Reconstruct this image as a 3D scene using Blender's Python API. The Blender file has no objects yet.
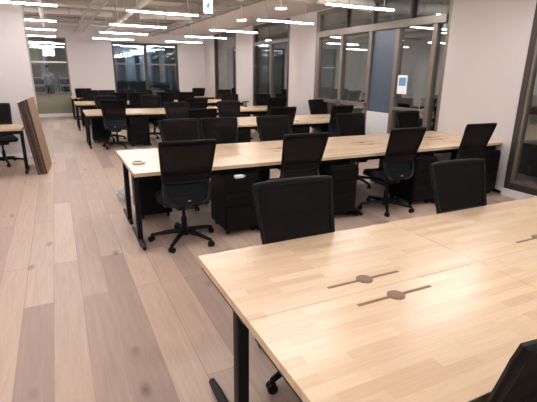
import bpy, bmesh, math, random
from mathutils import Vector, Matrix
random.seed(7)
PI = math.pi
C = bpy.context.scene.collection

# ------------------------------------------------------------------ materials
MATS = {}
def mat(name, col, rough=.5, metal=0., noise=0., nscale=20., spec=.5, emit=None, estr=0.):
    if name in MATS: return MATS[name]
    m = bpy.data.materials.new(name); m.use_nodes = True
    nt = m.node_tree; b = nt.nodes['Principled BSDF']
    b.inputs['Base Color'].default_value = (*col, 1)
    b.inputs['Roughness'].default_value = rough
    b.inputs['Metallic'].default_value = metal
    b.inputs['Specular IOR Level'].default_value = spec
    if noise:
        g = nt.nodes.new('ShaderNodeNewGeometry'); n = nt.nodes.new('ShaderNodeTexNoise')
        n.inputs['Scale'].default_value = nscale
        n.inputs['Detail'].default_value = 4
        r = nt.nodes.new('ShaderNodeMapRange')
        r.inputs['To Min'].default_value = 1 - noise; r.inputs['To Max'].default_value = 1 + noise
        mx = nt.nodes.new('ShaderNodeVectorMath'); mx.operation = 'SCALE'
        mx.inputs[0].default_value = col
        nt.links.new(g.outputs['Position'], n.inputs['Vector'])
        nt.links.new(n.outputs['Fac'], r.inputs['Value'])
        nt.links.new(r.outputs['Result'], mx.inputs['Scale'])
        nt.links.new(mx.outputs['Vector'], b.inputs['Base Color'])
    if emit:
        b.inputs['Emission Color'].default_value = (*emit, 1)
        b.inputs['Emission Strength'].default_value = estr
    MATS[name] = m
    return m

def wood_material(name, c1, c2, c3, brick_w, row_h, along_y, rough, knots=False, grain=.10):
    m = bpy.data.materials.new(name); m.use_nodes = True
    nt = m.node_tree; N = nt.nodes.new; L = nt.links.new
    b = nt.nodes['Principled BSDF']; b.inputs['Roughness'].default_value = rough
    g = N('ShaderNodeNewGeometry'); sep = N('ShaderNodeSeparateXYZ'); L(g.outputs['Position'], sep.inputs[0])
    com = N('ShaderNodeCombineXYZ')
    L(sep.outputs['Y' if along_y else 'X'], com.inputs['X']); L(sep.outputs['X' if along_y else 'Y'], com.inputs['Y'])
    def brick(ca, cb, off, sq, mort):
        t = N('ShaderNodeTexBrick'); t.offset = off; t.offset_frequency = 2; t.squash = sq; t.squash_frequency = 3
        t.inputs['Color1'].default_value = (*ca, 1); t.inputs['Color2'].default_value = (*cb, 1)
        t.inputs['Mortar'].default_value = (*[x*.55 for x in ca], 1)
        t.inputs['Scale'].default_value = 1; t.inputs['Mortar Size'].default_value = mort
        t.inputs['Mortar Smooth'].default_value = .3
        t.inputs['Brick Width'].default_value = brick_w; t.inputs['Row Height'].default_value = row_h
        L(com.outputs[0], t.inputs['Vector']); return t
    t1 = brick(c1, c2, .37, 1.0, .0022 if along_y else .0)
    # a second, slower tint per stave row
    mp = N('ShaderNodeMapping'); mp.inputs['Location'].default_value = (3.3, 1.7, 0); L(com.outputs[0], mp.inputs[0])
    t2 = N('ShaderNodeTexBrick'); t2.offset = .37; t2.offset_frequency = 2
    t2.inputs['Color1'].default_value = (0, 0, 0, 1); t2.inputs['Color2'].default_value = (1, 1, 1, 1)
    t2.inputs['Scale'].default_value = 1; t2.inputs['Mortar Size'].default_value = 0
    t2.inputs['Brick Width'].default_value = brick_w; t2.inputs['Row Height'].default_value = row_h
    mp.inputs['Location'].default_value = (brick_w*14, row_h*26, 0)
    L(mp.outputs[0], t2.inputs['Vector'])
    pw = N('ShaderNodeMath'); pw.operation = 'POWER'; pw.inputs[1].default_value = 3.0
    L(t2.outputs['Color'], pw.inputs[0])
    mx = N('ShaderNodeMix'); mx.data_type = 'RGBA'
    L(pw.outputs[0], mx.inputs['Factor']); L(t1.outputs['Color'], mx.inputs[6]); mx.inputs[7].default_value = (*c3, 1)
    # grain stretched along the board
    mg = N('ShaderNodeMapping'); mg.inputs['Scale'].default_value = (1.6, 22, 1) if along_y else (4, 60, 1)
    L(com.outputs[0], mg.inputs[0])
    n = N('ShaderNodeTexNoise'); n.inputs['Scale'].default_value = 1.6; n.inputs['Detail'].default_value = 6; n.inputs['Distortion'].default_value = .8
    L(mg.outputs[0], n.inputs['Vector'])
    mr = N('ShaderNodeMapRange'); mr.inputs['From Min'].default_value = .25; mr.inputs['From Max'].default_value = .75
    mr.inputs['To Min'].default_value = 1-grain; mr.inputs['To Max'].default_value = 1+grain
    L(n.outputs['Fac'], mr.inputs['Value'])
    sc = N('ShaderNodeVectorMath'); sc.operation = 'SCALE'
    L(mx.outputs[2], sc.inputs[0]); L(mr.outputs[0], sc.inputs['Scale'])
    out = sc.outputs[0]
    if knots:
        mk = N('ShaderNodeMapping'); mk.inputs['Scale'].default_value = (1.5, 3.3, 1); L(com.outputs[0], mk.inputs[0])
        v = N('ShaderNodeTexVoronoi'); v.inputs['Scale'].default_value = 1.0; v.inputs['Randomness'].default_value = 1
        L(mk.outputs[0], v.inputs['Vector'])
        kr = N('ShaderNodeMapRange'); kr.inputs['From Min'].default_value = .03; kr.inputs['From Max'].default_value = .13
        kr.inputs['To Min'].default_value = 1.3; kr.inputs['To Max'].default_value = 0
        L(v.outputs['Distance'], kr.inputs['Value'])
        k2 = N('ShaderNodeTexNoise'); k2.inputs['Scale'].default_value = 9; L(g.outputs['Position'], k2.inputs['Vector'])
        km = N('ShaderNodeMath'); km.operation = 'MULTIPLY'; L(kr.outputs[0], km.inputs[0]); L(k2.outputs['Fac'], km.inputs[1])
        m2 = N('ShaderNodeMix'); m2.data_type = 'RGBA'
        L(km.outputs[0], m2.inputs['Factor']); L(out, m2.inputs[6]); m2.inputs[7].default_value = (.10, .06, .05, 1)
        out = m2.outputs[2]
        # roughness break-up
        r2 = N('ShaderNodeMapRange'); r2.inputs['To Min'].default_value = rough-.08; r2.inputs['To Max'].default_value = rough+.12
        L(n.outputs['Fac'], r2.inputs['Value']); L(r2.outputs[0], b.inputs['Roughness'])
    L(out, b.inputs['Base Color'])
    return m

def glass_material(name, tint=(.9, .93, .92), refl=.12, rough=.0, gmax=.75, haze=0., hcol=(.3, .3, .3)):
    m = bpy.data.materials.new(name); m.use_nodes = True
    nt = m.node_tree; nt.nodes.clear(); N = nt.nodes.new; L = nt.links.new
    o = N('ShaderNodeOutputMaterial'); t = N('ShaderNodeBsdfTransparent'); t.inputs[0].default_value = (*tint, 1)
    gl = N('ShaderNodeBsdfGlossy'); gl.inputs['Roughness'].default_value = rough
    gl.inputs['Color'].default_value = (.95, .97, 1, 1)
    f = N('ShaderNodeLayerWeight'); f.inputs['Blend'].default_value = .35
    mr = N('ShaderNodeMapRange'); mr.inputs['To Min'].default_value = refl; mr.inputs['To Max'].default_value = gmax
    L(f.outputs['Fresnel'], mr.inputs['Value'])
    mx = N('ShaderNodeMixShader'); L(mr.outputs[0], mx.inputs[0]); L(t.outputs[0], mx.inputs[1]); L(gl.outputs[0], mx.inputs[2])
    last = mx
    if haze:
        d = N('ShaderNodeBsdfDiffuse'); d.inputs[0].default_value = (*hcol, 1)
        m3 = N('ShaderNodeMixShader'); m3.inputs[0].default_value = haze
        L(mx.outputs[0], m3.inputs[1]); L(d.outputs[0], m3.inputs[2]); last = m3
    L(last.outputs[0], o.inputs[0])
    return m

def mesh_fabric_material():
    m = bpy.data.materials.new('chair_mesh_fabric'); m.use_nodes = True
    nt = m.node_tree; nt.nodes.clear(); N = nt.nodes.new; L = nt.links.new
    o = N('ShaderNodeOutputMaterial'); t = N('ShaderNodeBsdfTransparent')
    d = N('ShaderNodeBsdfPrincipled'); d.inputs['Base Color'].default_value = (.006, .005, .0055, 1); d.inputs['Roughness'].default_value = .8; d.inputs['Specular IOR Level'].default_value = .15
    mx = N('ShaderNodeMixShader'); mx.inputs[0].default_value = .90
    L(t.outputs[0], mx.inputs[1]); L(d.outputs[0], mx.inputs[2]); L(mx.outputs[0], o.inputs[0])
    return m

M_floor = wood_material('oak_plank_floor', (.47, .345, .272), (.565, .43, .34), (.34, .24, .198), 1.9, .19, True, .42, knots=True, grain=.13)
M_desk = wood_material('rubberwood_worktop', (.68, .495, .335), (.76, .58, .41), (.64, .445, .295), .38, .048, False, .27, grain=.06)
M_edge = mat('worktop_edge_wood', (.50, .33, .19), .5, noise=.15, nscale=30)
M_wall = mat('painted_plaster', (.62, .58, .575), .85, noise=.02, nscale=3)
M_ceil = mat('bare_ceiling_slab', (.44, .42, .39), .9, noise=.12, nscale=2)
M_soffit = mat('soffit_board', (.50, .45, .41), .9, noise=.04, nscale=3)
M_beam = mat('painted_beam', (.50, .46, .41), .9, noise=.06, nscale=3)
M_duct = mat('white_duct_wrap', (.82, .80, .77), .45, noise=.04, nscale=8)
M_pipe = mat('grey_pipe_paint', (.34, .31, .29), .45)
M_pipew = mat('pale_pipe_paint', (.66, .62, .57), .5)
M_tray = mat('galvanised_tray', (.45, .43, .41), .4, .4)
M_blk = mat('black_plastic', (.0055, .005, .006), .5, spec=.18)
M_seat = mat('black_seat_fabric', (.009, .010, .014), .85, noise=.2, nscale=120, spec=.15)
M_shell = mat('charcoal_blue_plastic', (.009, .011, .0145), .45, spec=.25)
M_mesh = mesh_fabric_material()
M_pad = mat('blue_black_pad_fabric', (.008, .012, .017), .8, spec=.2)
M_steel = mat('black_powder_coated_steel', (.005, .005, .006), .42, spec=.2)
M_ped = mat('black_steel_cabinet', (.005, .0045, .0055), .5, noise=.05, nscale=10, spec=.15)
M_frame = mat('taupe_aluminium_frame', (.20, .17, .145), .42, .3)
M_dframe = mat('dark_bronze_frame', (.060, .045, .037), .42, .3)
M_white = mat('white_paint', (.80, .79, .80), .5)
M_frost = mat('olive_frosted_film', (.25, .235, .165), .6, noise=.04, nscale=2)
M_card = mat('brown_cardboard', (.36, .235, .15), .8, noise=.1, nscale=15)
M_cardd = mat('dark_brown_board_edge', (.075, .046, .035), .8, noise=.25, nscale=40)
M_grom = mat('brown_plastic_grommet', (.22, .13, .08), .5)
M_groove = mat('brown_slot_brush', (.22, .13, .075), .8)
M_blue = mat('slate_blue_blind', (.075, .105, .15), .35, noise=.15, nscale=1.2)
M_tube = mat('tube_diffuser', (1, 1, 1), .5, emit=(1, .95, .93), estr=42)
M_disc = mat('disc_diffuser', (1, 1, 1), .5, emit=(1, .95, .9), estr=5)
M_hous = mat('white_light_housing', (.78, .75, .72), .45)
M_glass = glass_material('clear_partition_glass', (.86, .89, .87), .10)
M_winglass = glass_material('far_window_glass', (.72, .80, .84), .07, 0.0, .8)
M_curt = mat('grey_panel_curtain', (.30, .29, .28), .8, noise=.08, nscale=4)
M_green = mat('green_grey_curtain', (.10, .15, .125), .8, noise=.1, nscale=4)
M_dark = mat('dark_room_paint', (.10, .105, .11), .9)
M_mid = mat('grey_room_paint', (.42, .41, .38), .9)
M_bluewall = mat('blue_grey_room_paint', (.26, .33, .39), .9, noise=.2, nscale=1.0)
M_yel = mat('yellow_board', (.60, .50, .16), .7)
M_brown = mat('walnut_cabinet', (.20, .10, .055), .5, noise=.2, nscale=12)
M_cream = mat('cream_laminate', (.60, .54, .45), .5)
M_grey = mat('grey_plastic', (.22, .22, .23), .5)
M_bag = mat('pale_plastic_bag', (.55, .55, .58), .35, noise=.3, nscale=30)
M_exitf = mat('exit_sign_face', (.75, .95, .88), .4, emit=(.62, 1, .86), estr=.9)
M_exitg = mat('exit_sign_green', (.02, .38, .22), .5)
M_paper = mat('white_paper', (.88, .88, .90), .7)
M_pblue = mat('blue_print', (.16, .33, .58), .6)
M_skin = mat('skin', (.50, .31, .22), .55)
M_hair = mat('dark_hair', (.02, .016, .014), .6)
M_shirt = mat('pale_shirt_cloth', (.62, .63, .68), .8)
M_trous = mat('dark_trouser_cloth', (.03, .03, .04), .8)

# ------------------------------------------------------------------ mesh building
class MB:
    def __init__(s): s.v = []; s.f = []; s.m = []
    def add(s, vs, fs, mi=0):
        o = len(s.v); s.v += [tuple(v) for v in vs]
        for f in fs: s.f.append(tuple(i+o for i in f)); s.m.append(mi)
        return s
    def box(s, x0, x1, y0, y1, z0, z1, mi=0, bev=0):
        if x0 > x1: x0, x1 = x1, x0
        if y0 > y1: y0, y1 = y1, y0
        if z0 > z1: z0, z1 = z1, z0
        if not bev:
            vs = [(x0,y0,z0),(x1,y0,z0),(x1,y1,z0),(x0,y1,z0),(x0,y0,z1),(x1,y0,z1),(x1,y1,z1),(x0,y1,z1)]
            return s.add(vs, [(0,3,2,1),(4,5,6,7),(0,1,5,4),(1,2,6,5),(2,3,7,6),(3,0,4,7)], mi)
        bm = bmesh.new(); bmesh.ops.create_cube(bm, size=1)
        for v in bm.verts: v.co = Vector((x0+(v.co.x+.5)*(x1-x0), y0+(v.co.y+.5)*(y1-y0), z0+(v.co.z+.5)*(z1-z0)))
        bmesh.ops.bevel(bm, geom=bm.edges[:], offset=bev, segments=2, affect='EDGES', profile=.5)
        bm.verts.ensure_lookup_table()
        s.add([v.co[:] for v in bm.verts], [[v.index for v in f.verts] for f in bm.faces], mi); bm.free(); return s
    def tube(s, pts, r, n=8, mi=0, closed=False, cap=True, ry=None):
        pts = [Vector(p) for p in pts]; k = len(pts); rr = r if isinstance(r, (list, tuple)) else [r]*k
        rings = []; prev = None
        for i, p in enumerate(pts):
            if closed: t = (pts[(i+1) % k]-pts[i-1]).normalized()
            else: t = (pts[min(i+1, k-1)]-pts[max(i-1, 0)]).normalized()
            if prev is None:
                a = Vector((0, 0, 1)) if abs(t.z) < .9 else Vector((1, 0, 0)); u = t.cross(a).normalized()
            else: u = (prev-t*prev.dot(t)).normalized()
            prev = u; w = t.cross(u)
            rings.append([p+(u*math.cos(2*PI*j/n)+w*math.sin(2*PI*j/n)*(ry or 1))*rr[i] for j in range(n)])
        vs = [v for r_ in rings for v in r_]; fs = []
        for i in range(k if closed else k-1):
            a = i*n; b = ((i+1) % k)*n
            for j in range(n): fs.append((a+j, a+(j+1) % n, b+(j+1) % n, b+j))
        if cap and not closed: fs.append(tuple(range(n))[::-1]); fs.append(tuple((k-1)*n+j for j in range(n)))
        return s.add(vs, fs, mi)
    def cyl(s, c, r, h, n=16, axis='z', mi=0, r2=None):
        c = Vector(c); d = {'x': Vector((1,0,0)), 'y': Vector((0,1,0)), 'z': Vector((0,0,1))}[axis]
        return s.tube([c-d*h/2, c+d*h/2], [r, r if r2 is None else r2], n, mi)
    def grid(s, fn, nu, nv, thick=None, mi=0):
        """fn(u,v)->(point, normal); a sheet, given thickness"""
        P = [[fn(i/nu, j/nv) for i in range(nu+1)] for j in range(nv+1)]
        front = [Vector(p) for row in P for p, n in row]; W = nu+1
        fs = [(j*W+i, j*W+i+1, (j+1)*W+i+1, (j+1)*W+i) for j in range(nv) for i in range(nu)]
        back = [Vector(p)-Vector(n)*thick for row in P for p, n in row]; K = len(front)
        fs2 = [tuple(reversed([q+K for q in f])) for f in fs]
        side = []
        for i in range(nu): side.append((i+1, i, i+K, i+1+K)); a = nv*W; side.append((a+i, a+i+1, a+i+1+K, a+i+K))
        for j in range(nv): side.append((j*W, (j+1)*W, (j+1)*W+K, j*W+K)); a = nu; side.append(((j+1)*W+a, j*W+a, j*W+a+K, (j+1)*W+a+K))
        return s.add(front+back, fs+fs2+side, mi)
    def build(s, name, mats, parent=None, smooth=False):
        me = bpy.data.meshes.new(name); me.from_pydata(s.v, [], s.f)
        mats = mats if isinstance(mats, (list, tuple)) else [mats]
        for m in mats: me.materials.append(m)
        me.polygons.foreach_set('material_index', s.m); me.update()
        bm = bmesh.new(); bm.from_mesh(me); bmesh.ops.recalc_face_normals(bm, faces=bm.faces[:]); bm.to_mesh(me); bm.free()
        if smooth:
            me.polygons.foreach_set('use_smooth', [True]*len(me.polygons))
            try: me.set_sharp_from_angle(angle=math.radians(40))
            except Exception: pass
        o = bpy.data.objects.new(name, me); C.objects.link(o)
        if parent: o.parent = parent
        return o
def empty(name, loc=(0,0,0), rz=0):
    o = bpy.data.objects.new(name, None); C.objects.link(o); o.location = loc; o.rotation_euler = (0,0,rz)
    o.empty_display_size = .1; return o
def tag(o, label, cat, group=None):
    o['label'] = label; o['category'] = cat
    if group: o['group'] = group
    return o
def struct(o): o['kind'] = 'structure'; return o
def dup(o, parent=None):
    c = o.copy(); C.objects.link(c); c.parent = parent
    for ch in list(o.children): dup(ch, c)
    return c
def box(name, x0, x1, y0, y1, z0, z1, m, parent=None, bev=0):
    return MB().box(x0, x1, y0, y1, z0, z1, bev=bev).build(name, m, parent)

# ------------------------------------------------------------------ the setting
WX = 5.5; FY = 17.2; LX = -5.2; BY = -4.5; CZ = 3.36
struct(box('floor', LX, 12.0, BY, 26, -.1, 0, M_floor))
struct(box('ceiling', LX, 12.0, BY, 26, CZ, CZ+.12, M_ceil))
def wall(name, *a, m=M_wall): return struct(box(name, *a, m))
# far wall, around window 1 and window 2
W1 = (-.70, .50, 2.68); W2 = (2.00, 4.42, 2.60); S2 = .62
wall('wall_far', -2.2, W1[0], FY, FY+.2, 0, CZ)
wall('wall_far', W1[0], W1[1], FY, FY+.2, W1[2], CZ)
wall('wall_far', W1[1], W2[0], FY, FY+.2, 0, CZ)
wall('wall_far', W2[0], W2[1], FY, FY+.2, W2[2], CZ)
wall('wall_far', W2[0], W2[1], FY, FY+.2, 0, S2)
wall('wall_far', W2[1], 5.9, FY, FY+.2, 0, CZ)
# left pillar wall, outer walls
wall('wall_left', LX, -.38, 9.2, 9.92, 0, CZ)
wall('wall_left', -2.2, -2.0, 9.92, FY, 0, CZ)
wall('wall_left', LX-.15, LX, BY, 9.2, 0, CZ)
wall('wall_back', LX-.15, 6.1, BY-.15, BY, 0, CZ)
# right wall: columns in one line with glazing between
wall('wall_right', WX, WX+.13, 3.73, 5.03, 0, CZ)
wall('wall_right', WX, 6.0, 8.87, 10.12, 0, CZ)
wall('wall_right', WX, 6.0, 12.44, 13.82, 0, CZ)
wall('wall_right', WX, 6.0, 16.05, FY, 0, CZ)
wall('wall_right', WX, 5.75, BY, 3.73, 2.93, CZ)
wall('wall_right', WX, 5.75, 5.03, 8.87, 2.93, CZ)
wall('wall_right', WX, 5.75, 10.12, 12.44, 2.93, CZ)
wall('wall_right', WX, 6.0, 13.82, 16.05, 2.93, CZ)
wall('wall_right', WX+.3, 6.0, 13.82, 16.05, 2.42, 2.93, m=M_soffit)
# ceiling soffit over the right-hand aisle, beams
struct(box('ceiling', 3.86, WX, BY, FY, 2.95, CZ, M_soffit))
for y in (5.2, 8.9, 12.1, 15.0):
    struct(box('ceiling', LX, 3.86, y, y+.42, 3.16, CZ, M_beam))
for a, b in ((3.73, 5.03), (8.87, 10.12), (12.44, 13.82), (16.05, FY)):
    struct(box('baseboard_right', WX-.015, WX, a, b, 0, .09, M_white))
struct(box('baseboard_far', W1[0]-.1, W1[1]+1.5, FY-.02, FY, 0, .11, M_white))
struct(box('baseboard_far', W1[1]+1.5, WX, FY-.02, FY, 0, .11, M_white))
struct(box('baseboard_left', LX, -.38, 9.185, 9.2, 0, .08, M_white))

# window 1 (far left): dark glazing above an olive film panel
def bars_x(name, rects, m, parent, y0, y1):
    for (x0, x1, z0, z1) in rects: MB().box(x0, x1, y0, y1, z0, z1).build(name, m, parent)
w = struct(empty('window_1', (0, 0, 0)))
fr = MB()
for r in ((W1[0], W1[0]+.05, .11, W1[2]), (W1[1]-.05, W1[1], .11, W1[2]), (W1[0], W1[1], W1[2]-.05, W1[2]), (W1[0], W1[1], .76, .80)):
    fr.box(r[0], r[1], FY+.02, FY+.12, r[2], r[3])
fr.build('window_frame', M_frame, w)
MB().box(W1[0]+.05, W1[1]-.05, FY+.03, FY+.09, 1.84, 1.89).build('transom', M_hous, w)
MB().box(W1[0]+.05, W1[1]-.05, FY+.06, FY+.07, .80, W1[2]-.05).build('glass_pane', M_winglass, w)
MB().box(W1[0]+.05, W1[1]-.05, FY+.04, FY+.08, .11, .76).build('film_panel', M_frost, w)
MB().box(W1[0], W1[1], FY+.0, FY+.12, 0, .11).build('sill', M_white, w)
# window 2
w = struct(empty('window_2', (0, 0, 0)))
fr = MB()
for r in ((W2[0], W2[0]+.06, S2, W2[2]), (W2[1]-.09, W2[1], S2, W2[2]), (3.14, 3.24, S2, W2[2]), (W2[0], W2[1], W2[2]-.05, W2[2]), (W2[0], W2[1], S2, S2+.06)):
    fr.box(r[0], r[1], FY+.02, FY+.12, r[2], r[3])
fr.build('window_frame', M_dframe, w)
MB().box(W2[0]+.06, 3.14, FY+.04, FY+.1, 1.83, 1.88).box(3.24, W2[1]-.09, FY+.04, FY+.1, 1.83, 1.88).build('transom', M_frame, w)
for a, b in ((W2[0]+.06, 3.14), (3.24, W2[1]-.09)):
    MB().box(a, b, FY+.06, FY+.07, S2+.06, W2[2]-.05).build('glass_pane', M_winglass, w)

# right-hand glass partition (window 3), between the first two columns
def pane(y0, y1, z0, z1, parent, m=M_glass, x=WX+.06): return MB().box(x, x+.01, y0, y1, z0, z1).build('glass_pane', m, parent)
w = struct(empty('window_3', (0, 0, 0)))
fr = MB(); X0, X1 = WX+.01, WX+.11
for y0, y1 in ((8.74, 8.87), (5.03, 5.10)): fr.box(X0, X1, y0, y1, 0, 2.93)
fr.box(X0, X1, 5.10, 8.74, 2.86, 2.93)
fr.build('window_frame', M_frame, w)
MB().box(X0-.03, X1, 5.10, 8.74, 2.38, 2.50).build('transom', M_frame, w)
MB().box(X0, X1, 6.88, 8.74, .98, 1.05).box(X0, X1, 5.38, 6.14, .98, 1.03).build('rail', M_frame, w)
for y in (7.86, 6.92, 6.18, 5.33): MB().box(X0, X1, y-.045, y+.045, 0, 2.38).build('mullion', M_frame, w)
for y in (7.75, 6.9, 5.9): MB().box(X0+.01, X1-.01, y-.03, y+.03, 2.50, 2.86).build('mullion', M_dframe, w)
for a, b in ((7.905, 8.74), (6.965, 7.815), (5.375, 6.135), (5.10, 5.285)):
    pane(a, b, .08, 2.38, w)
pane(5.10, 8.74, 2.50, 2.86, w)
MB().box(WX+.05, WX+.09, 6.225, 6.875, .90, 2.38).build('blue_blind', M_blue, w)
MB().box(WX+.02, WX+.10, 6.225, 6.875, .0, .90).build('white_panel', M_white, w)
MB().tube([(WX-.02, 5.42, .95), (WX-.05, 5.42, .97), (WX-.05, 5.42, 1.16), (WX-.02, 5.42, 1.18)], .008).build('door_handle', M_tray, w)
MB().box(X0, X1, 5.10, 6.14, 0, .08).box(X0, X1, 6.965, 8.74, 0, .08).build('sill', M_white, w)
# window 4 and 5, further along, and the near glass wall (window 6)
w = struct(empty('window_4', (0, 0, 0))); fr = MB()
for y0, y1 in ((10.12, 10.24), (12.32, 12.44)): fr.box(X0, X1, y0, y1, 0, 2.93)
fr.box(X0, X1, 10.24, 12.32, 2.85, 2.93).box(X0, X1, 10.24, 12.32, 0, .1)
fr.build('window_frame', M_dframe, w)
MB().box(X0, X1, 10.24, 12.32, .88, .94).build('rail', M_frame, w)
MB().box(X0, X1, 10.24, 12.32, 2.38, 2.46).build('transom', M_dframe, w)
MB().box(X0, X1, 11.24, 11.30, .1, 2.38).build('mullion', M_frame, w)
for a, b in ((10.24, 11.24), (11.30, 12.32)): pane(a, b, .1, 2.38, w)
pane(10.24, 12.32, 2.46, 2.85, w)
w = struct(empty('window_5', (0, 0, 0))); fr = MB()
for y0, y1 in ((13.82, 13.95), (15.92, 16.05)): fr.box(X0, X1, y0, y1, 0, 2.93)
fr.box(X0, X1, 13.95, 15.92, 2.86, 2.93)
fr.build('window_frame', M_dframe, w); pane(13.95, 15.92, 0, 2.86, w)
w = struct(empty('window_6', (0, 0, 0)))
MB().box(WX-.01, WX+.10, 3.645, 3.72, .10, 2.93).box(WX-.01, WX+.1, BY, 3.645, .10, .19).box(WX-.01, WX+.1, BY, 3.645, 2.83, 2.93).build('window_frame', M_dframe, w)
MB().box(WX, WX+.08, 3.61, 3.645, .19, 2.83).box(WX, WX+.08, BY, 3.61, .19, .22).build('inner_frame', M_frame, w)
MB().box(WX+.04, WX+.05, BY, 3.61, .22, 2.83).build('glass_pane', M_glass, w)
MB().box(WX-.04, WX+.1, BY, 3.72, 0, .10).build('sill', M_white, w)
for y in (1.6, -.8): MB().box(WX, WX+.09, y-.05, y+.05, .24, 2.83).build('mullion', M_dframe, w)

# rooms beyond the glass
wall('wall_outer', 11.6, 11.8, BY, 26, 0, CZ, m=M_mid)
wall('wall_outer', 5.62, 11.6, 9.25, 9.4, 0, CZ, m=M_mid)
wall('wall_outer', 6.0, 11.6, 12.9, 13.05, 0, CZ, m=M_dark)
wall('wall_outer', 8.9, 9.05, 4.02, 9.25, 0, CZ, m=M_mid)
wall('wall_outer', -2.2, 12, 25.8, 26, 0, CZ, m=M_mid)
wall('wall_outer', 1.3, 7.0, 20.3, 20.5, 0, CZ, m=M_bluewall)
wall('wall_outer', 1.2, 1.35, FY+.2, 25.8, 0, CZ, m=M_mid)
wall('wall_outer', -2.3, -2.2, FY, 25.8, 0, CZ, m=M_mid)
wall('wall_outer', 7.0, 7.15, FY+.2, 20.5, 0, CZ, m=M_dark)
wall('wall_outer', 8.0, 8.1, 13.05, FY, 0, CZ, m=M_dark)

# ------------------------------------------------------------------ office chair (faces +Y)
def make_chair():
    r = empty('office_chair')
    # seat cushion
    b = MB()
    nu, nv = 12, 12
    def sp(top):
        vs = []
        for j in range(nv+1):
            for i in range(nu+1):
                u = i/nu*2-1; v = j/nv*2-1
                # rounded square
                k = 1-.12*(abs(u)**4)*(abs(v)**4)
                x = u*.245*k*(1-.05*v); y = v*.235*k+.02
                e = max(abs(u), abs(v)); d = max(0, (e-.75)/.25)
                if top: z = .485-.045*d*d - .02*(max(0, v-.5)/.5)**2 + .008*u*u
                else: z = .432+.012*d*d
                vs.append((x, y, z))
        return vs
    W_ = nu+1; K = W_*(nv+1)
    fs = [(j*W_+i, j*W_+i+1, (j+1)*W_+i+1, (j+1)*W_+i) for j in range(nv) for i in range(nu)]
    sd = []
    for i in range(nu): sd += [(i, i+1, i+1+K, i+K), (nv*W_+i+1, nv*W_+i, nv*W_+i+K, nv*W_+i+1+K)]
    for j in range(nv): sd += [((j+1)*W_, j*W_, j*W_+K, (j+1)*W_+K), (j*W_+nu, (j+1)*W_+nu, (j+1)*W_+nu+K, j*W_+nu+K)]
    b.add(sp(True)+sp(False), fs+[tuple(reversed([q+K for q in f])) for f in fs]+sd)
    b.build('seat', M_seat, r, smooth=True)
    # seat shell and tilt mechanism
    b = MB(); b.box(-.21, .21, -.185, .22, .405, .440, bev=.012); b.box(-.09, .09, -.13, .12, .35, .41, bev=.012)
    b.tube([(.08, .02, .385), (.25, .05, .38)], .007, 6)
    b.build('seat_shell', M_shell, r, smooth=True)
    # backrest: hoop frame, mesh, lumbar band
    def bp(u, v):   # u -1..1, v 0..1
        x = u*(.212+.036*v); z = .635+.385*v - .003*(abs(u)**5)*v
        y = -.185-.115*v+.024*u*u + .02*(v-.5)**2
        return Vector((x, y, z))
    loop = []
    for i in range(13): loop.append(bp(-.98+1.96*i/12, 0))
    for j in range(1, 9): loop.append(bp(1, .0+1.0*j/9))
    for i in range(13): loop.append(bp(.98-1.96*i/12, 1))
    for j in range(1, 9): loop.append(bp(-1, 1.0-1.0*j/9))
    fr = MB(); fr.tube(loop, .015, 8, closed=True)
    fr.grid(lambda u, v: (bp(u*2-1, -.02+v*.20)+Vector((0, -.006, 0)), (0, -1, 0)), 12, 2, .014)
    fr.grid(lambda u, v: (bp(u*2-1, .955+v*.05)+Vector((0, -.003, 0)), (0, -1, 0)), 12, 2, .012)
    bk = fr.build('backrest', M_blk, r, smooth=True)
    ms = MB(); ms.grid(lambda u, v: (bp((u*2-1)*.98, .05+v*.93), (0, -1, 0)), 12, 8, .003)
    ms.build('mesh_panel', M_mesh, bk, smooth=True)
    # support: two uprights running down and in to a cross shell behind the seat
    sp_ = MB()
    for s in (-1, 1):
        sp_.tube([(s*.205, -.150, .655), (s*.213, -.165, .58), (s*.205, -.185, .50), (s*.18, -.20, .445), (s*.09, -.19, .415)], [.016, .02, .022, .024, .022], 8)
    sp_.grid(lambda u, v: (Vector(((u*2-1)*(.15+.065*v), -.215+.03*(u*2-1)**2, .425+.085*v)), (0, -1, 0)), 10, 3, .02)
    sp_.tube([(0, -.19, .42), (0, -.10, .385)], [.04, .035], 8)
    su = sp_.build('back_support', M_shell, r, smooth=True)
    MB().grid(lambda u, v: (Vector(((u*2-1)*.198, -.20+.035*v+.025*(u*2-1)**2, .50+.135*v)), (0, -1, 0)), 10, 3, .012).build('lumbar_pad', M_pad, su, smooth=True)
    MB().box(-.012, .012, -.2395, -.236, .468, .476).build('maker_tag', M_hous, su)
    # gas column, base, castors
    g = MB(); g.cyl((0, 0, .285), .016, .15, 12); g.cyl((0, 0, .16), .027, .17, 14); g.build('gas_column', M_steel, r, smooth=True)
    bs = MB(); bs.cyl((0, 0, .095), .045, .06, 14)
    for k in range(5):
        a = k*2*PI/5+.31
        bs.tube([(.03*math.cos(a), .03*math.sin(a), .105), (.17*math.cos(a), .17*math.sin(a), .092), (.32*math.cos(a), .32*math.sin(a), .068)], [.028, .022, .016], 8)
    base = bs.build('star_base', M_blk, r, smooth=True)
    for k in range(5):
        a = k*2*PI/5+.31; cx, cy = .32*math.cos(a), .32*math.sin(a); t = a+1.1
        c = MB()
        for s in (-1, 1):
            d = Vector((math.cos(t), math.sin(t), 0)); p = Vector((cx, cy, .028))+d*s*.014
            c.tube([p-d*.009, p+d*.009], .0275, 12)
        c.cyl((cx, cy, .052), .012, .03, 8)
        c.build('castor', M_blk, base, smooth=True)
    return r
chair0 = make_chair(); first = [True]
def place_chair(x, y, rz, label, group, dz=0):
    if first[0]: c = chair0; first[0] = False
    else: c = dup(chair0)
    c.location = (x, y, 0); c.rotation_euler = (0, 0, rz)
    return tag(c, label, 'chair', group)

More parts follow.
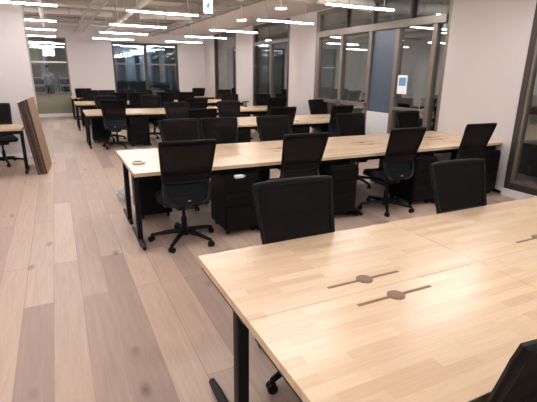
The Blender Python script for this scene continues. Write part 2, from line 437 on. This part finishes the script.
# ------------------------------------------------------------------ desk (outer edge towards -Y, inner edge at y=0)
DW, DD, DT = 1.24, .635, .035
def make_desk(py, fa, fb):
    r = empty('office_desk')
    # origin: left corner on the centre line of the pair; the desk extends to -Y, width +X
    t = MB(); t.box(.0008, DW-.0008, -DD, -.0006, .72-DT, .72, bev=.002)
    top = t.build('tabletop', M_desk, r)
    s = MB(); sx = .635; sy = -.085
    s.box(sx-.195, sx+.195, sy-.008, sy+.008, .712, .7212); s.build('cable_slot', M_groove, top)
    g = MB(); g.cyl((sx, sy, .7205), .038, .005, 20); g.cyl((sx, sy, .723), .029, .003, 20); g.build('grommet', M_grom, top, smooth=True)
    for x in (.028, DW-.028):
        l = MB(); l.box(x-.025, x+.025, py-.03, py+.03, .03, .685, bev=.006)
        k = 1 if fb > fa else -1
        l.tube([(x, fa, .03), (x, fa+.08*k, .036), (x, py, .038), (x, fb-.1*k, .034), (x, fb, .026)], [.018, .025, .027, .024, .018], 8)
        l.box(x-.02, x+.02, -.60, -.05, .665, .685)
        l.build('leg', M_steel, r, smooth=True)
    cb = MB(); cb.box(.055, DW-.055, py-.02, py+.02, .62, .675); cb.build('crossbeam', M_steel, r)
    ct = MB(); ct.box(.25, DW-.25, -.10, -.02, .56, .565); ct.box(.25, DW-.25, -.10, -.097, .565, .62); ct.box(.25, DW-.25, -.023, -.02, .565, .62)
    ct.build('cable_tray', M_steel, r)
    return r
desk0 = make_desk(-.515, -.74, -.12); deskb = make_desk(-.135, -.02, -.55); dfirst = [True]; dbfirst = [True]
def place_desk(x, yc, back, label, group):
    if back:
        if dbfirst[0]: d = deskb; dbfirst[0] = False
        else: d = dup(deskb)
    elif dfirst[0]: d = desk0; dfirst[0] = False
    else: d = dup(desk0)
    if back: d.location = (x+DW, yc, 0); d.rotation_euler = (0, 0, PI)
    else: d.location = (x, yc, 0)
    return tag(d, label, 'desk', group)
def make_ped():
    r = empty('drawer_pedestal')
    MB().box(-.18, .18, -.22, .24, .06, .62, bev=.006).build('body', M_ped, r)
    for i, (z0, z1) in enumerate(((.075, .31), (.318, .455), (.463, .60))):
        d = MB().box(-.17, .17, -.235, -.2205, z0, z1, bev=.003).build('drawer', M_ped, r)
        MB().box(-.06, .06, -.243, -.236, z1-.03, z1-.02).build('handle', M_blk, d)
    for sx in (-1, 1):
        for sy in (-1, 1):
            c = MB(); c.cyl((sx*.14, sy*.17+.01, .026), .026, .02, 12, 'x'); c.cyl((sx*.14, sy*.17+.01, .05), .012, .02, 8); c.build('castor', M_blk, r, smooth=True)
    return r
ped0 = make_ped(); pfirst = [True]
def place_ped(x, y, back, label, group):
    if pfirst[0]: p = ped0; pfirst[0] = False
    else: p = dup(ped0)
    p.location = (x, y, 0); p.rotation_euler = (0, 0, PI if back else 0)
    return tag(p, label, 'drawer unit', group)

ORD = ['first', 'second', 'third', 'fourth']
ROWS = [(1.265, .54, 4, 'nearest row'), (4.485, .54, 4, 'second row'), (7.58, 1.78, 3, 'third row'),
        (10.36, .50, 4, 'fourth row'), (13.5, .44, 4, 'fifth row'), (16.42, .44, 4, 'last row')]
for ri, (yc, x0, n, rn) in enumerate(ROWS):
    for i in range(n):
        x = x0+i*DW
        extra = 'pale wood desk'
        if not (ri == 0 and i > 2):
            place_desk(x, yc, False, f'{extra}, camera side of the {rn}, {ORD[i]} from the aisle', f'desks of the {rn}')
        place_desk(x, yc, True, f'{extra}, window side of the {rn}, {ORD[i]} from the aisle', f'desks of the {rn}')
PG = 'black drawer pedestals under the desks'
for ri in (1, 2, 3, 4):
    yc, x0, n, rn = ROWS[ri]
    for i in range(n):
        place_ped(x0+i*DW+1.02 - (0 if i < 3 else .06), yc-.475, False, f'black pedestal under the camera side of the {rn}, {ORD[i]} from the aisle', PG)
    for i in (range(n) if ri == 1 else (0,)):
        place_ped(x0+i*DW+.32, yc+.375, True, f'black pedestal under the window side of the {rn}, {ORD[i]} from the aisle', PG)

# ------------------------------------------------------------------ chairs
G = 'black mesh office chairs around the desk rows'
def X_at(px, py, Y):   # plan position where the view line of a chair in the photo meets its row
    d = RAY(px, py); return d[0]*Y/d[1]
yaw, pit, rol, FPX, HC = .4555, .2939, .0130, 423.5, 1.6
fwd = Vector((math.sin(yaw), math.cos(yaw), 0)); rgt = Vector((math.cos(yaw), -math.sin(yaw), 0)); up = Vector((0, 0, 1))
f2 = fwd*math.cos(pit)-up*math.sin(pit); dn = -(up*math.cos(pit)+fwd*math.sin(pit))
c_, s_ = math.cos(rol), math.sin(rol)
r2 = rgt*c_-dn*s_; d2 = rgt*s_+dn*c_
def RAY(px, py): return r2*(px-268.5)+d2*(py-201)+f2*FPX
# (x of backrest, y of backrest, angle, facing away?, label)
front = [
 (.98, 3.58, .0, 'black mesh chair with its whole star base visible, aisle end of the second row'),
 (2.19, 3.60, -.02, 'black mesh chair at the second row, behind the chair at the near desk'),
 (3.51, 3.58, .0, 'black mesh chair pulled out at the second row, second from the white column'),
 (4.72, 3.60, -.04, 'black mesh chair at the second row, closest to the white column'),
 (X_at(203, 112, 6.72), 6.72, .06, 'black chair at the aisle end of the third row, camera side'),
 (X_at(284, 107, 6.70), 6.70, -.08, 'black chair in the middle of the third row, camera side'),
 (X_at(344, 104, 6.72), 6.72, .05, 'black chair at the window end of the third row, camera side'),
 (X_at(112, 99, 9.42), 9.42, -.25, 'black chair with its base showing at the aisle end of the fourth row, camera side'),
 (X_at(198, 104, 9.45), 9.45, .1, 'black chair in the middle of the fourth row, camera side'),
 (X_at(278, 96, 9.45), 9.45, -.05, 'black chair below the dark glazing, camera side of the fourth row, window end'),
 (X_at(118, 93, 12.65), 12.65, 0, 'distant black chair of the fifth row, camera side, nearest the aisle'),
 (X_at(138, 93, 12.65), 12.65, .05, 'distant black chair of the fifth row, camera side, second from the aisle'),
 (X_at(166, 92, 12.65), 12.65, 0, 'distant black chair of the fifth row, camera side, third from the aisle'),
 (X_at(186, 91, 12.65), 12.65, -.1, 'distant black chair of the fifth row, camera side, fourth from the aisle'),
 (X_at(83, 88, 15.75), 15.75, 0, 'most distant black chair, at the aisle end of the last row'),
 (X_at(199, 86, 15.75), 15.75, .1, 'most distant black chair, before the white wall right of the far window'),
 (1.12, .452, .0, 'black chair cut off by the lower right corner of the photo, at the nearest desk'),
]
back = [
 (1.14, 2.03, .0, 'large black chair facing the camera behind the nearest desk, left one'),
 (2.46, 2.05, -.03, 'large black chair facing the camera behind the nearest desk, right one'),
 (1.33, 5.33, .05, 'black chair on the window side of the second row, directly behind the aisle-end chair'),
 (X_at(218, 117, 5.33), 5.33, -.03, 'black chair on the window side of the second row, second from the aisle'),
 (X_at(272, 116, 5.33), 5.33, .04, 'black chair on the window side of the second row, third from the aisle'),
 (3.96, 5.33, -.04, 'black chair, window side of the second row, left of the white panel'),
 (5.14, 5.38, .03, 'black chair on the window side of the second row, before the glass door'),
 (X_at(176, 105, 8.45), 8.45, .1, 'black chair on the window side of the third row, nearest the aisle'),
 (X_at(228, 99, 8.45), 8.45, .0, 'black chair on the window side of the third row, middle'),
 (X_at(317, 99, 8.45), 8.45, .05, 'black chair alone at the window end of the third row beside the white column'),
 (X_at(104, 91, 11.2), 11.2, .1, 'black chair on the window side of the fourth row, nearest the aisle'),
 (X_at(150, 93, 11.2), 11.2, .0, 'black chair on the window side of the fourth row, second from the aisle'),
 (X_at(229, 92, 11.2), 11.2, .0, 'black chair on the window side of the fourth row, before the narrow white column'),
 (X_at(262, 94, 11.2), 11.2, .05, 'black chair below the dark glazing, window side of the fourth row'),

 (X_at(90, 88, 14.3), 14.3, .0, 'black chair on the window side of the fifth row, nearest the aisle'),
 (X_at(106, 90, 14.3), 14.3, .1, 'black chair on the window side of the fifth row, second from the aisle'),
 (X_at(126, 89, 14.3), 14.3, 0, 'black chair before the left half of the far window, left of two'),
 (X_at(144, 89, 14.3), 14.3, -.05, 'black chair before the left half of the far window, right of two'),
 (X_at(172, 89, 14.3), 14.3, .05, 'black chair before the right half of the far window'),
 (X_at(224, 90, 14.3), 14.3, .05, 'black chair on the window side of the fifth row, before the grey curtain'),
]
OFF = .295
for x, y, a, lab in front:
    place_chair(x-OFF*math.sin(a), y+OFF*math.cos(a), a, lab, G)
for x, y, a, lab in back:
    place_chair(x+OFF*math.sin(a), y-OFF*math.cos(a), a+PI, lab, G)

# left edge of the photo: desk, chair, boards
d = dup(desk0); d.location = (-.545-DW, 8.32, 0); d.rotation_euler = (0, 0, 0)
tag(d, 'wood topped desk at the left edge of the photo, end leg beside the leaning boards', 'desk')
c = place_chair(-.95, 8.62, PI+.25, 'black chair at the left edge of the photo, behind the left desk', G)
# leaning boards: four, bottoms near x -.36, tops resting on the desk end
for k in range(4):
    lab = ['dark-edged brown board leaning against the left desk, first of the stack from the desk',
           'dark-edged brown board in the leaning stack, second from the desk',
           'dark-edged brown board in the leaning stack, third from the desk',
           'tan cardboard-faced board leaning outermost in the stack, facing the aisle'][k]
    x = -.415+k*.036; b = MB(); t = .030
    lean = .135
    ys0, ys1 = 7.50+.03*(k % 2), 8.30+.02*k
    zt = 1.12+.015*k
    vs = []
    for z, dx in ((.004, 0), (zt, -lean)):
        for yy, tw in ((ys0, 0), (ys1, .06)): vs += [(x+dx+tw, yy, z), (x+dx+tw+t, yy, z)]
    b.add(vs, [(0,1,3,2), (4,6,7,5), (1,3,7,5)], 0)
    b.f[-1] = (1,3,7,5)
    b.add(vs, [(0,2,6,4), (0,4,5,1), (2,3,7,6)], 1)
    o = b.build('leaning_board', [M_card, M_cardd], None)
    tag(o, lab, 'board', 'brown boards leaning on the left desk')

# ------------------------------------------------------------------ pendant lights
TUBES = []
def make_tube():
    r = empty('linear_pendant_light')
    MB().box(-.635, .635, -.038, .038, .0035, .026, bev=.004).build('housing', M_hous, r)
    MB().box(-.63, .63, -.036, .036, -.012, .003, bev=.005).build('diffuser', M_tube, r)
    for sx in (-.45, .45):
        MB().tube([(sx, 0, .0265), (sx, 0, CZ-2.6)], .008, 6).build('suspension_rod', M_hous, r)
    return r
tube0 = make_tube(); tfirst = [True]
COLS = [(-3.0, 'far left'), (-.46, 'left'), (1.89, 'middle'), (4.25, 'right')]
TROWS = [(15.6, 'nearest the far wall'), (13.1, 'second from far wall'), (10.8, 'third from far wall'), (8.23, 'fourth from far wall'), (5.85, 'fifth from far wall'), (3.4, 'over the second row'), (.9, 'above the camera'), (-1.6, 'behind the camera')]
def soffit_tube(t):   # under the lowered soffit the rods are shorter
    for ch in t.children:
        if ch.name.startswith('suspension_rod'): ch.scale.z = 1
short_rod = {}
for cx, cn in COLS:
    for ty, tn in TROWS:
        if cx < -2 and ty > 8.5: continue
        if tfirst[0]: t = tube0; tfirst[0] = False
        else: t = dup(tube0)
        x = cx+(.13 if (cx > 4 and 8 < ty < 9) else .18 if (cx > 4 and 5 < ty < 6) else 0)
        t.location = (x, ty, 2.6)
        if cx > 4:
            for ch in list(t.children):
                if ch.name.startswith('suspension_rod'):
                    sx = 1 if (sum(v.co.x for v in ch.data.vertices) > 0) else -1
                    if sx not in short_rod:
                        short_rod[sx] = MB().tube([(sx*.45, 0, .0265), (sx*.45, 0, .35)], .008, 6).build('suspension_rod', M_hous, None)
                        rd = short_rod[sx].data; bpy.data.objects.remove(short_rod[sx]); short_rod[sx] = rd
                    ch.data = short_rod[sx]
        tag(t, f'white tube light hanging in the {cn} column of lights, {tn}', 'light', 'linear tube pendants in a grid')
for (px_, z_, Y_, lab) in ((281, 2.62, 6.77, 'round white disc lamp hanging beside the tube lights, the larger nearer one'), (241.5, 2.62, 8.7, 'round white disc lamp hanging beside the tube lights, the smaller farther one')):
    X_ = X_at(px_, 10 if px_ > 250 else 20, Y_)
    r = empty('disc_pendant_light', (X_, Y_, z_))
    MB().cyl((0, 0, .02), .10, .035, 24).build('housing', M_hous, r, smooth=True)
    MB().cyl((0, 0, -.002), .092, .012, 24).build('diffuser', M_disc, r, smooth=True)
    MB().tube([(0, 0, .03), (0, 0, CZ-z_)], .012, 8).build('rod', M_hous, r)
    tag(r, lab, 'lamp')
# lights of the rooms beyond
for (x, y, rn, lab) in ((7.6, 7.6, 0, 'tube light inside the glazed meeting room, far one'), (7.6, 6.0, 0, 'tube light inside the glazed meeting room, near one'),
                    (-.1, 19.6, 0, 'tube light beyond the narrow far window, near one'), (-.1, 22.4, 0, 'tube light beyond the narrow far window, far one'),
                    (8.2, 2.4, 0, 'tube light beyond the glass wall at the right edge'), (8.3, 11.3, 0, 'tube light in the room behind the dark glazing'), (6.9, 15.0, 0, 'tube light behind the grey curtains'), (3.3, 19.7, 0, 'added tube light brightening the room beyond the wide far window')):  # last one added to brighten the room beyond the wide far window
    t = dup(tube0); t.location = (x, y, 2.6); tag(t, lab, 'light', 'tube lights of the neighbouring rooms')

# ------------------------------------------------------------------ ceiling services
def duct(name, pts, r, m, label, cat='duct', flanges=True, n=20):
    ro = empty(name, pts[0]); o = Vector(pts[0]); P = [Vector(p)-o for p in pts]
    MB().tube(P, r, n).build('casing', m, ro, smooth=True)
    if flanges:
        a, b = P[0], P[-1]; L_ = (b-a).length; k = max(2, int(L_/.9)); d = (b-a).normalized()
        for i in range(k+1):
            p = a+(b-a)*i/k; MB().tube([p-d*.012, p+d*.012], r+.012, n).build('joint_ring', M_tray, ro, smooth=True)
        for i in (0, k):
            p = a+(b-a)*(.08+.84*i/k); MB().tube([p+Vector((0, 0, r)), p+Vector((0, 0, CZ-pts[0][2]))], .008, 6).build('hanger', M_pipe, ro)
    return tag(ro, label, cat)
duct('air_duct', [(2.05, 6.45, 2.88), (3.1, 7.5, 2.88)], .10, M_duct, 'white round duct running diagonally above the exit sign')
duct('air_duct', [(1.95, 10.95, 2.88), (3.1, 10.6, 2.88)], .11, M_duct, 'white round duct before the right-hand soffit, over the fourth row')
duct('air_duct', [(3.95, 6.45, 2.80), (5.4, 6.85, 2.80)], .10, M_duct, 'white round duct near the top edge above the glass partition')
duct('air_duct', [(-1.6, 12.9, 3.05), (1.6, 12.9, 3.05)], .08, M_duct, 'slim pale air duct crossing over the aisle near the far wall')
for (x0, x1, y, z, r, m, lab) in ((-2, 3.84, 13.35, 2.93, .035, M_pipe, 'dark grey pipe crossing the ceiling before the far wall'),
        (-5, 3.84, 11.4, 3.02, .05, M_pipew, 'pale pipe crossing the ceiling over the fourth desk row'),
        (-5, 3.84, 10.0, 3.07, .03, M_pipe, 'thin grey pipe crossing over the third desk row'),
        (-2, 3.84, 16.2, 3.05, .05, M_pipew, 'pale pipe crossing close to the far wall'),
        (-5, 3.84, 8.0, 3.08, .045, M_pipew, 'pale pipe crossing above the exit sign')):
    o = empty('ceiling_pipe', (x0, y, z))
    MB().tube([(0, 0, 0), (x1-x0, 0, 0)], r, 12).build('pipe', m, o, smooth=True)
    k = 5
    for i in range(k):
        h = MB()
        xx = .3+(x1-x0-.6)*i/(k-1); h.tube([(xx, 0, r), (xx, 0, CZ-z-(.2 if False else 0))], .007, 6); h.tube([(xx-.012, 0, 0), (xx+.012, 0, 0)], r+.008, 12); h.build('hanger', M_pipe, o, smooth=True)
    tag(o, lab, 'pipe')
for (x, z, lab) in ((.95, 2.86, 'galvanised cable tray running the length of the room over the aisle side'), (3.35, 2.86, 'galvanised cable tray running the length of the room beside the soffit')):
    o = empty('cable_tray', (x, 5.0, z)); b = MB()
    b.box(-.13, -.12, 0, 12, 0, .06).box(.12, .13, 0, 12, 0, .06)
    for i in range(40): b.box(-.12, .12, .15+i*.3, .18+i*.3, .0, .012)
    b.build('ladder', M_tray, o); 
    for i in range(7):
        for s in (-.125, .125): MB().tube([(s, .5+i*1.8, .05), (s, .5+i*1.8, CZ-z)], .006, 6).build('hanger', M_pipe, o)
    tag(o, lab, 'cable tray')
for (x, y0, y1, z, r, m, lab) in ((1.7, 4.5, 17.1, 2.84, .045, M_pipew, 'pale pipe running lengthwise between the middle lights and the aisle lights'), (-.1, 5.5, 17.1, 2.87, .05, M_duct, 'white pipe running lengthwise over the aisle')):
    o = empty('ceiling_pipe', (x, y0, z)); MB().tube([(0, 0, 0), (0, y1-y0, 0)], r, 12).build('pipe', m, o, smooth=True)
    for i in range(6):
        yy = .4+i*2.3; MB().tube([(0, yy, r), (0, yy, CZ-z)], .007, 6).tube([(0, yy-.012, 0), (0, yy+.012, 0)], r+.008, 12).build('hanger', M_pipe, o, smooth=True)
    tag(o, lab, 'pipe')
# ceiling cassette boxes
for (x, y, lab) in ((.4, 7.2, 'pale box unit fixed to the ceiling at the upper left'), (2.3, 10.4, 'pale box unit fixed to the ceiling left of the exit sign')):
    o = empty('fan_coil_unit', (x, y, 3.05)); MB().box(-.5, .5, -.3, .3, 0, CZ-3.05, bev=.01).build('casing', M_beam, o)
    MB().box(-.35, .35, -.306, -.301, .05, .2).build('grille', M_pipe, o); tag(o, lab, 'air unit')

# exit sign with running figure
ex = X_at(208, 7, 8.0); o = empty('exit_sign', (ex, 8.0, 2.62))
MB().box(-.085, .085, -.02, .02, 0, .225, bev=.004).build('light_box', M_exitf, o)
p = MB()   # the figure: head, body, arms, legs, door
def seg(a, b, wd):
    a = Vector((a[0], 0, a[1])); b = Vector((b[0], 0, b[1])); d = (b-a).normalized(); n = Vector((-d.z, 0, d.x))*wd/2
    vs = [a+n, a-n, b-n, b+n]; p.add([v+Vector((0, -.0235, 0)) for v in vs]+[v+Vector((0, -.0205, 0)) for v in vs], [(0,1,2,3), (7,6,5,4), (0,4,5,1), (1,5,6,2), (2,6,7,3), (3,7,4,0)])
p.cyl((.008, -.022, .165), .014, .003, 12, 'y')
seg((.0, .15), (-.01, .105), .026); seg((0, .145), (.035, .125), .011); seg((-.002, .145), (-.035, .12), .011)
seg((-.01, .108), (.02, .085), .014); seg((.02, .085), (.015, .055), .012); seg((-.01, .108), (-.025, .08), .014); seg((-.025, .08), (-.052, .07), .012)
p.build('running_figure', M_exitg, o)
MB().tube([(0, 0, .22), (0, 0, CZ-2.62)], .008, 6).build('rod', M_hous, o)
tag(o, 'small lit green and white exit sign with a running figure hanging from the ceiling', 'exit sign')

# paper notice on the glass
o = empty('paper_notice', (WX-.002, 5.93, 1.27))
MB().box(-.003, 0, -.12, .12, 0, .32).build('sheet', M_paper, o)
MB().box(-.0045, -.0035, -.085, .085, .14, .28).build('printed_square', M_pblue, o)
tag(o, 'white paper notice with a blue printed square stuck on the glass partition', 'notice')

# ------------------------------------------------------------------ small things
o = empty('cable_hub', (.655, 4.285, .72))
b = MB(); ring = [(.055*math.cos(a), .042*math.sin(a), .012) for a in [i*2*PI/20 for i in range(20)]]
b.tube(ring, .011, 8, closed=True).build('cord_coil', M_hous, o, smooth=True)
MB().box(-.028, .028, -.02, .025, .001, .03, bev=.006).build('plug_body', M_grey, o, smooth=True)
tag(o, 'small grey plug with coiled white cord on the aisle end of the second row', 'cable')
for x, lab in ((.50, 'tiny black cup at the aisle corner of the fifth row, left one'), (.64, 'tiny black cup at the aisle corner of the fifth row, right one')):
    o = empty('cup', (x, 14.0, .72)); MB().tube([(0,0,0), (0,0,.09)], [.03, .04], 14).build('body', M_blk, o, smooth=True)
    MB().tube([(.038, 0, .07), (.06, 0, .06), (.06, 0, .035), (.034, 0, .025)], .005, 6).build('handle', M_blk, o, smooth=True)
    tag(o, lab, 'cup', 'cups on the fifth row')
# plastic bag on the floor behind the second row's aisle leg
bm = bmesh.new(); bmesh.ops.create_icosphere(bm, subdivisions=3, radius=1)
for v in bm.verts:
    k = 1+.18*math.sin(v.co.x*7+v.co.y*5)+.12*math.sin(v.co.z*11+v.co.x*9)
    v.co = Vector((v.co.x*.075*k, v.co.y*.09*k, max(.0, (v.co.z*.075*k+.055))))
    if v.co.z > .1: v.co.z += .03*math.sin(v.co.x*80)
me = bpy.data.meshes.new('plastic_bag'); bm.to_mesh(me); bm.free(); me.materials.append(M_bag)
o = bpy.data.objects.new('plastic_bag', me); C.objects.link(o); o.location = (.63, 5.58, .001)
tag(o, 'crumpled pale grey plastic bag on the floor behind the second row desk leg', 'bag')
for (x, y, z, lab) in ((1.50, 3.72, .6205, 'small white adapter lying on top of the first drawer pedestal of the second row'),
                    (4.10, 7.2, .7205, 'small white adapter on the third row desk behind the middle chair')):
    o = empty('power_adapter', (x, y, z)); MB().box(-.045, .045, -.025, .025, 0, .028, bev=.005).build('body', M_white, o)
    MB().tube([(.045, 0, .012), (.07, .01, .005), (.09, .05, .004), (.07, .09, .004)], .003, 6).build('cord', M_white, o); tag(o, lab, 'adapter')
# desk stand (small dark bar on the fourth row)
o = empty('phone_stand', (4.55, 10.75, .72)); MB().cyl((0,0,.006), .05, .012, 16).build('foot', M_blk, o); MB().tube([(0,0,.01),(0,0,.12)], .012, 8).box(-.09,.09,-.012,.012,.12,.14).build('holder', M_blk, o)
tag(o, 'small dark T-shaped stand on the fourth row desk by the narrow column', 'stand')

# ------------------------------------------------------------------ beyond the glass: meeting room
t = empty('meeting_table', (7.4, 6.9, 0))
MB().box(-.55, .55, -1.5, 1.5, .70, .74, bev=.006).build('tabletop', M_blk, t)
for sx in (-.45, .45):
    for sy in (-1.3, 1.3): MB().box(sx-.03, sx+.03, sy-.03, sy+.03, 0, .70).build('leg', M_steel, t)
tag(t, 'dark meeting table inside the glazed room on the right', 'table')
for i, (x, y, a, lab) in enumerate(((6.65, 5.9, -PI/2, 'black chair inside the glazed room beside the notice, near side of its table'), (6.65, 6.9, -PI/2, 'black chair inside the glazed room behind the blue blind'),
        (6.65, 7.9, -PI/2, 'black chair inside the glazed room seen through its left pane'), (8.15, 6.3, PI/2, 'black chair at the far side of the glazed room table, near end'),
        (8.15, 7.3, PI/2, 'black chair at the far side of the glazed room table, middle'), (8.15, 8.1, PI/2, 'black chair at the far side of the glazed room table, far end'), (7.4, 5.05, .1, 'black chair at the head of the glazed room table by the door'))):
    place_chair(x, y, a, lab, 'black chairs of the glazed meeting room')
# green and grey curtains behind dark glazing
def curtain(name, x, y0, y1, z0, z1, m, label, amp=.03):
    def fn(u, v): return (Vector((x+amp*math.sin(u*(y1-y0)*26), y0+u*(y1-y0), z0+v*(z1-z0))), (1, 0, 0))
    k = MB(); k.grid(fn, int((y1-y0)*30), 1, .008); o = k.build(name, m, None, smooth=True); return tag(o, label, 'curtain')
curtain('curtain', 7.2, 12.2, 12.85, .02, 2.5, M_green, 'dark green curtain hanging behind the dark glazing')
curtain('curtain', 6.35, 13.9, 16.0, .02, 2.44, M_curt, 'grey curtain hanging behind the opening past the narrow column', .02)
o = empty('storage_cabinet', (8.2, 11.6, 0)); MB().box(-.4, .4, -.5, .5, 0, 1.9, bev=.01).build('body', M_mid, o); MB().box(-.412, -.402, -.48, -.01, .05, 1.85).build('door', M_cream, o); MB().box(-.412, -.402, .01, .48, .05, 1.85).build('door', M_cream, o)
tag(o, 'pale cabinet standing in the room behind the dark glazing', 'cabinet')
place_chair(6.7, 11.0, 1.2, 'black chair in the room behind the dark glazing, left', 'chairs in the room behind the dark glazing')
place_chair(7.0, 12.0, .4, 'black chair in the room behind the dark glazing, right', 'chairs in the room behind the dark glazing')
# behind the near right glass: walnut topped sideboard
o = empty('sideboard', (7.2, 3.5, 0))
MB().box(-.22, .22, -1.3, 1.15, 0.0, .518, bev=.005).build('desk_reflection_block', M_dark, o)  # dark block stands in for the desks' reflection in the glass
MB().box(-.22, .22, -1.3, 1.15, .522, 1.0, bev=.005).build('body', M_cream, o)
MB().box(-.23, .23, -1.31, 1.16, 1.002, 1.30, bev=.005).build('upper_box', M_brown, o)
tag(o, 'cream sideboard with a brown upper part behind the glass at the right edge', 'sideboard')

# beyond window 1: person and shelving
def rack(x, y, label):
    o = empty('shelf_rack', (x, y, 0))
    for sx in (-.28, .28):
        MB().box(sx-.015, sx+.015, -.2, .2, 0, 1.3).build('side_panel', M_blk, o)
    for z in (.1, .4, .7, 1.0, 1.28): MB().box(-.265, .265, -.2, .2, z, z+.02).build('shelf', M_hous, o)
    for z in (.42, .72, 1.02): MB().box(-.22, .20, -.15, .15, z+.001, z+.2, bev=.01).build('stored_box', M_blk, o)
    return tag(o, label, 'shelf')
rack(-.62, 20.6, 'black shelf rack behind the narrow far window, left of the standing person')
rack(.42, 20.6, 'black shelf rack behind the narrow far window, right of the standing person')
o = empty('notice_board', (-.72, 21.6, 0)); MB().box(-.28, .22, -.02, .02, 1.95, 2.55).build('panel', M_yel, o); MB().box(-.28, .22, -.02, .02, 1.15, 1.92).build('lower_panel', M_brown, o)
for sx in (-.26, .20): MB().box(sx-.02, sx+.02, .02, .05, 0, 2.55).build('post', M_hous, o)
tag(o, 'yellow and brown board standing beyond the narrow far window', 'board')
o = MB().box(-.36, -.24, 21.2, 21.4, 0, 2.5).build('white_post', M_white); tag(o, 'white post beyond the narrow far window, left of the person', 'post')
def skin(name, verts, edges, radii, m, parent, sub=2):
    me = bpy.data.meshes.new(name); me.from_pydata(verts, edges, []); o = bpy.data.objects.new(name, me); C.objects.link(o)
    s = o.modifiers.new('s', 'SKIN'); s.use_smooth_shade = True
    for i, r in enumerate(radii):
        rr = r if isinstance(r, tuple) else (r, r)
        me.skin_vertices[0].data[i].radius = rr
    me.skin_vertices[0].data[0].use_root = True
    ss = o.modifiers.new('u', 'SUBSURF'); ss.levels = sub; ss.render_levels = sub
    me.materials.append(m); o.parent = parent; return o
ps = empty('person', (X_at(48.5, 80, 21.0), 21.0, 0))
V = [(0,0,.95), (0,0,1.12), (0,0,1.32), (0,0,1.46), (0,-.01,1.53), (0,-.02,1.62), (0,-.02,1.72),
     (.17,0,1.43), (.23,-.02,1.18), (.14,-.22,1.22), (.07,-.30,1.36),
     (-.17,0,1.43), (-.23,0,1.17), (-.24,-.06,.94), (-.24,-.08,.86),
     (.09,0,.90), (.10,-.02,.50), (.11,0,.09), (.11,-.13,.035), (-.09,0,.90), (-.11,-.03,.50), (-.13,.02,.09), (-.14,-.11,.035)]
Ed = [(0,1),(1,2),(2,3),(3,4),(4,5),(5,6),(3,7),(7,8),(8,9),(9,10),(3,11),(11,12),(12,13),(13,14),(0,15),(15,16),(16,17),(17,18),(0,19),(19,20),(20,21),(21,22)]
Rd = [(.14,.10),(.13,.09),(.15,.10),(.12,.08),.05,(.075,.095),(.07,.085),.055,.042,.034,.028,.055,.042,.034,.028,.085,.06,.04,.035,.085,.06,.04,.035]
skin('body', V, Ed, Rd, M_skin, ps)
skin('shirt', [V[0], V[1], V[2], V[3], V[7], V[8], V[11], V[12]], [(0,1),(1,2),(2,3),(3,4),(4,5),(3,6),(6,7)], [(.155,.115),(.15,.11),(.165,.12),(.13,.09),.068,.056,.068,.056], M_shirt, ps)
skin('trousers', [(0,0,.98), V[15], V[16], (.11,0,.12), V[19], V[20], (-.13,.02,.12)], [(0,1),(1,2),(2,3),(0,4),(4,5),(5,6)], [(.145,.11),.10,.078,.06,.10,.078,.06], M_trous, ps)
skin('hair', [(0,.01,1.70), (0,0,1.77), (0,.05,1.64)], [(0,1),(0,2)], [(.085,.095),(.06,.07),.06], M_hair, ps)
tag(ps, 'person in pale shirt and dark trousers beyond the narrow far window, holding a hand up', 'person')
# beyond window 2: pale hanging panels before a blue-grey wall, low dark partition
for x, wd, lab in ((2.55, .16, 'first from the left'), (3.2, .10, 'second from the left'), (4.0, .22, 'third from the left'), (4.75, .12, 'rightmost')):
    o = box('hanging_panel', x-wd, x+wd, 19.2, 19.24, .05, 2.3, mat('blue_grey_fabric', (.26, .32, .38), .8), None)
    tag(o, f'pale blue-grey hanging panel beyond the wide far window, {lab}', 'panel', 'hanging panels beyond the wide far window')
o = box('low_partition', 2.2, 3.3, 18.2, 18.26, 0, 1.2, M_dark, None); tag(o, 'low dark partition beyond the left half of the wide far window', 'partition')
o = box('low_partition', 3.5, 4.3, 18.4, 18.46, 0, 1.05, M_dark, None); tag(o, 'low dark partition beyond the right half of the wide far window', 'partition')

# ------------------------------------------------------------------ world, camera
wd = bpy.data.worlds.new('World'); bpy.context.scene.world = wd; wd.use_nodes = True
wd.node_tree.nodes['Background'].inputs[0].default_value = (.05, .08, .13, 1)
wd.node_tree.nodes['Background'].inputs[1].default_value = .4
cam = bpy.data.cameras.new('camera'); co = bpy.data.objects.new('camera', cam); C.objects.link(co)
cam.sensor_width = 36; cam.lens = FPX/537*36; cam.clip_start = .02; cam.clip_end = 200
R = Matrix((r2, -d2, -f2)).transposed()
co.matrix_world = Matrix.Translation((0, 0, HC)) @ R.to_4x4()
sc = bpy.context.scene; sc.camera = co
sc.view_settings.view_transform = 'Standard'; sc.view_settings.look = 'None'; sc.view_settings.gamma = 1
sc.view_settings.use_curve_mapping = False; sc.view_settings.exposure = 0.76
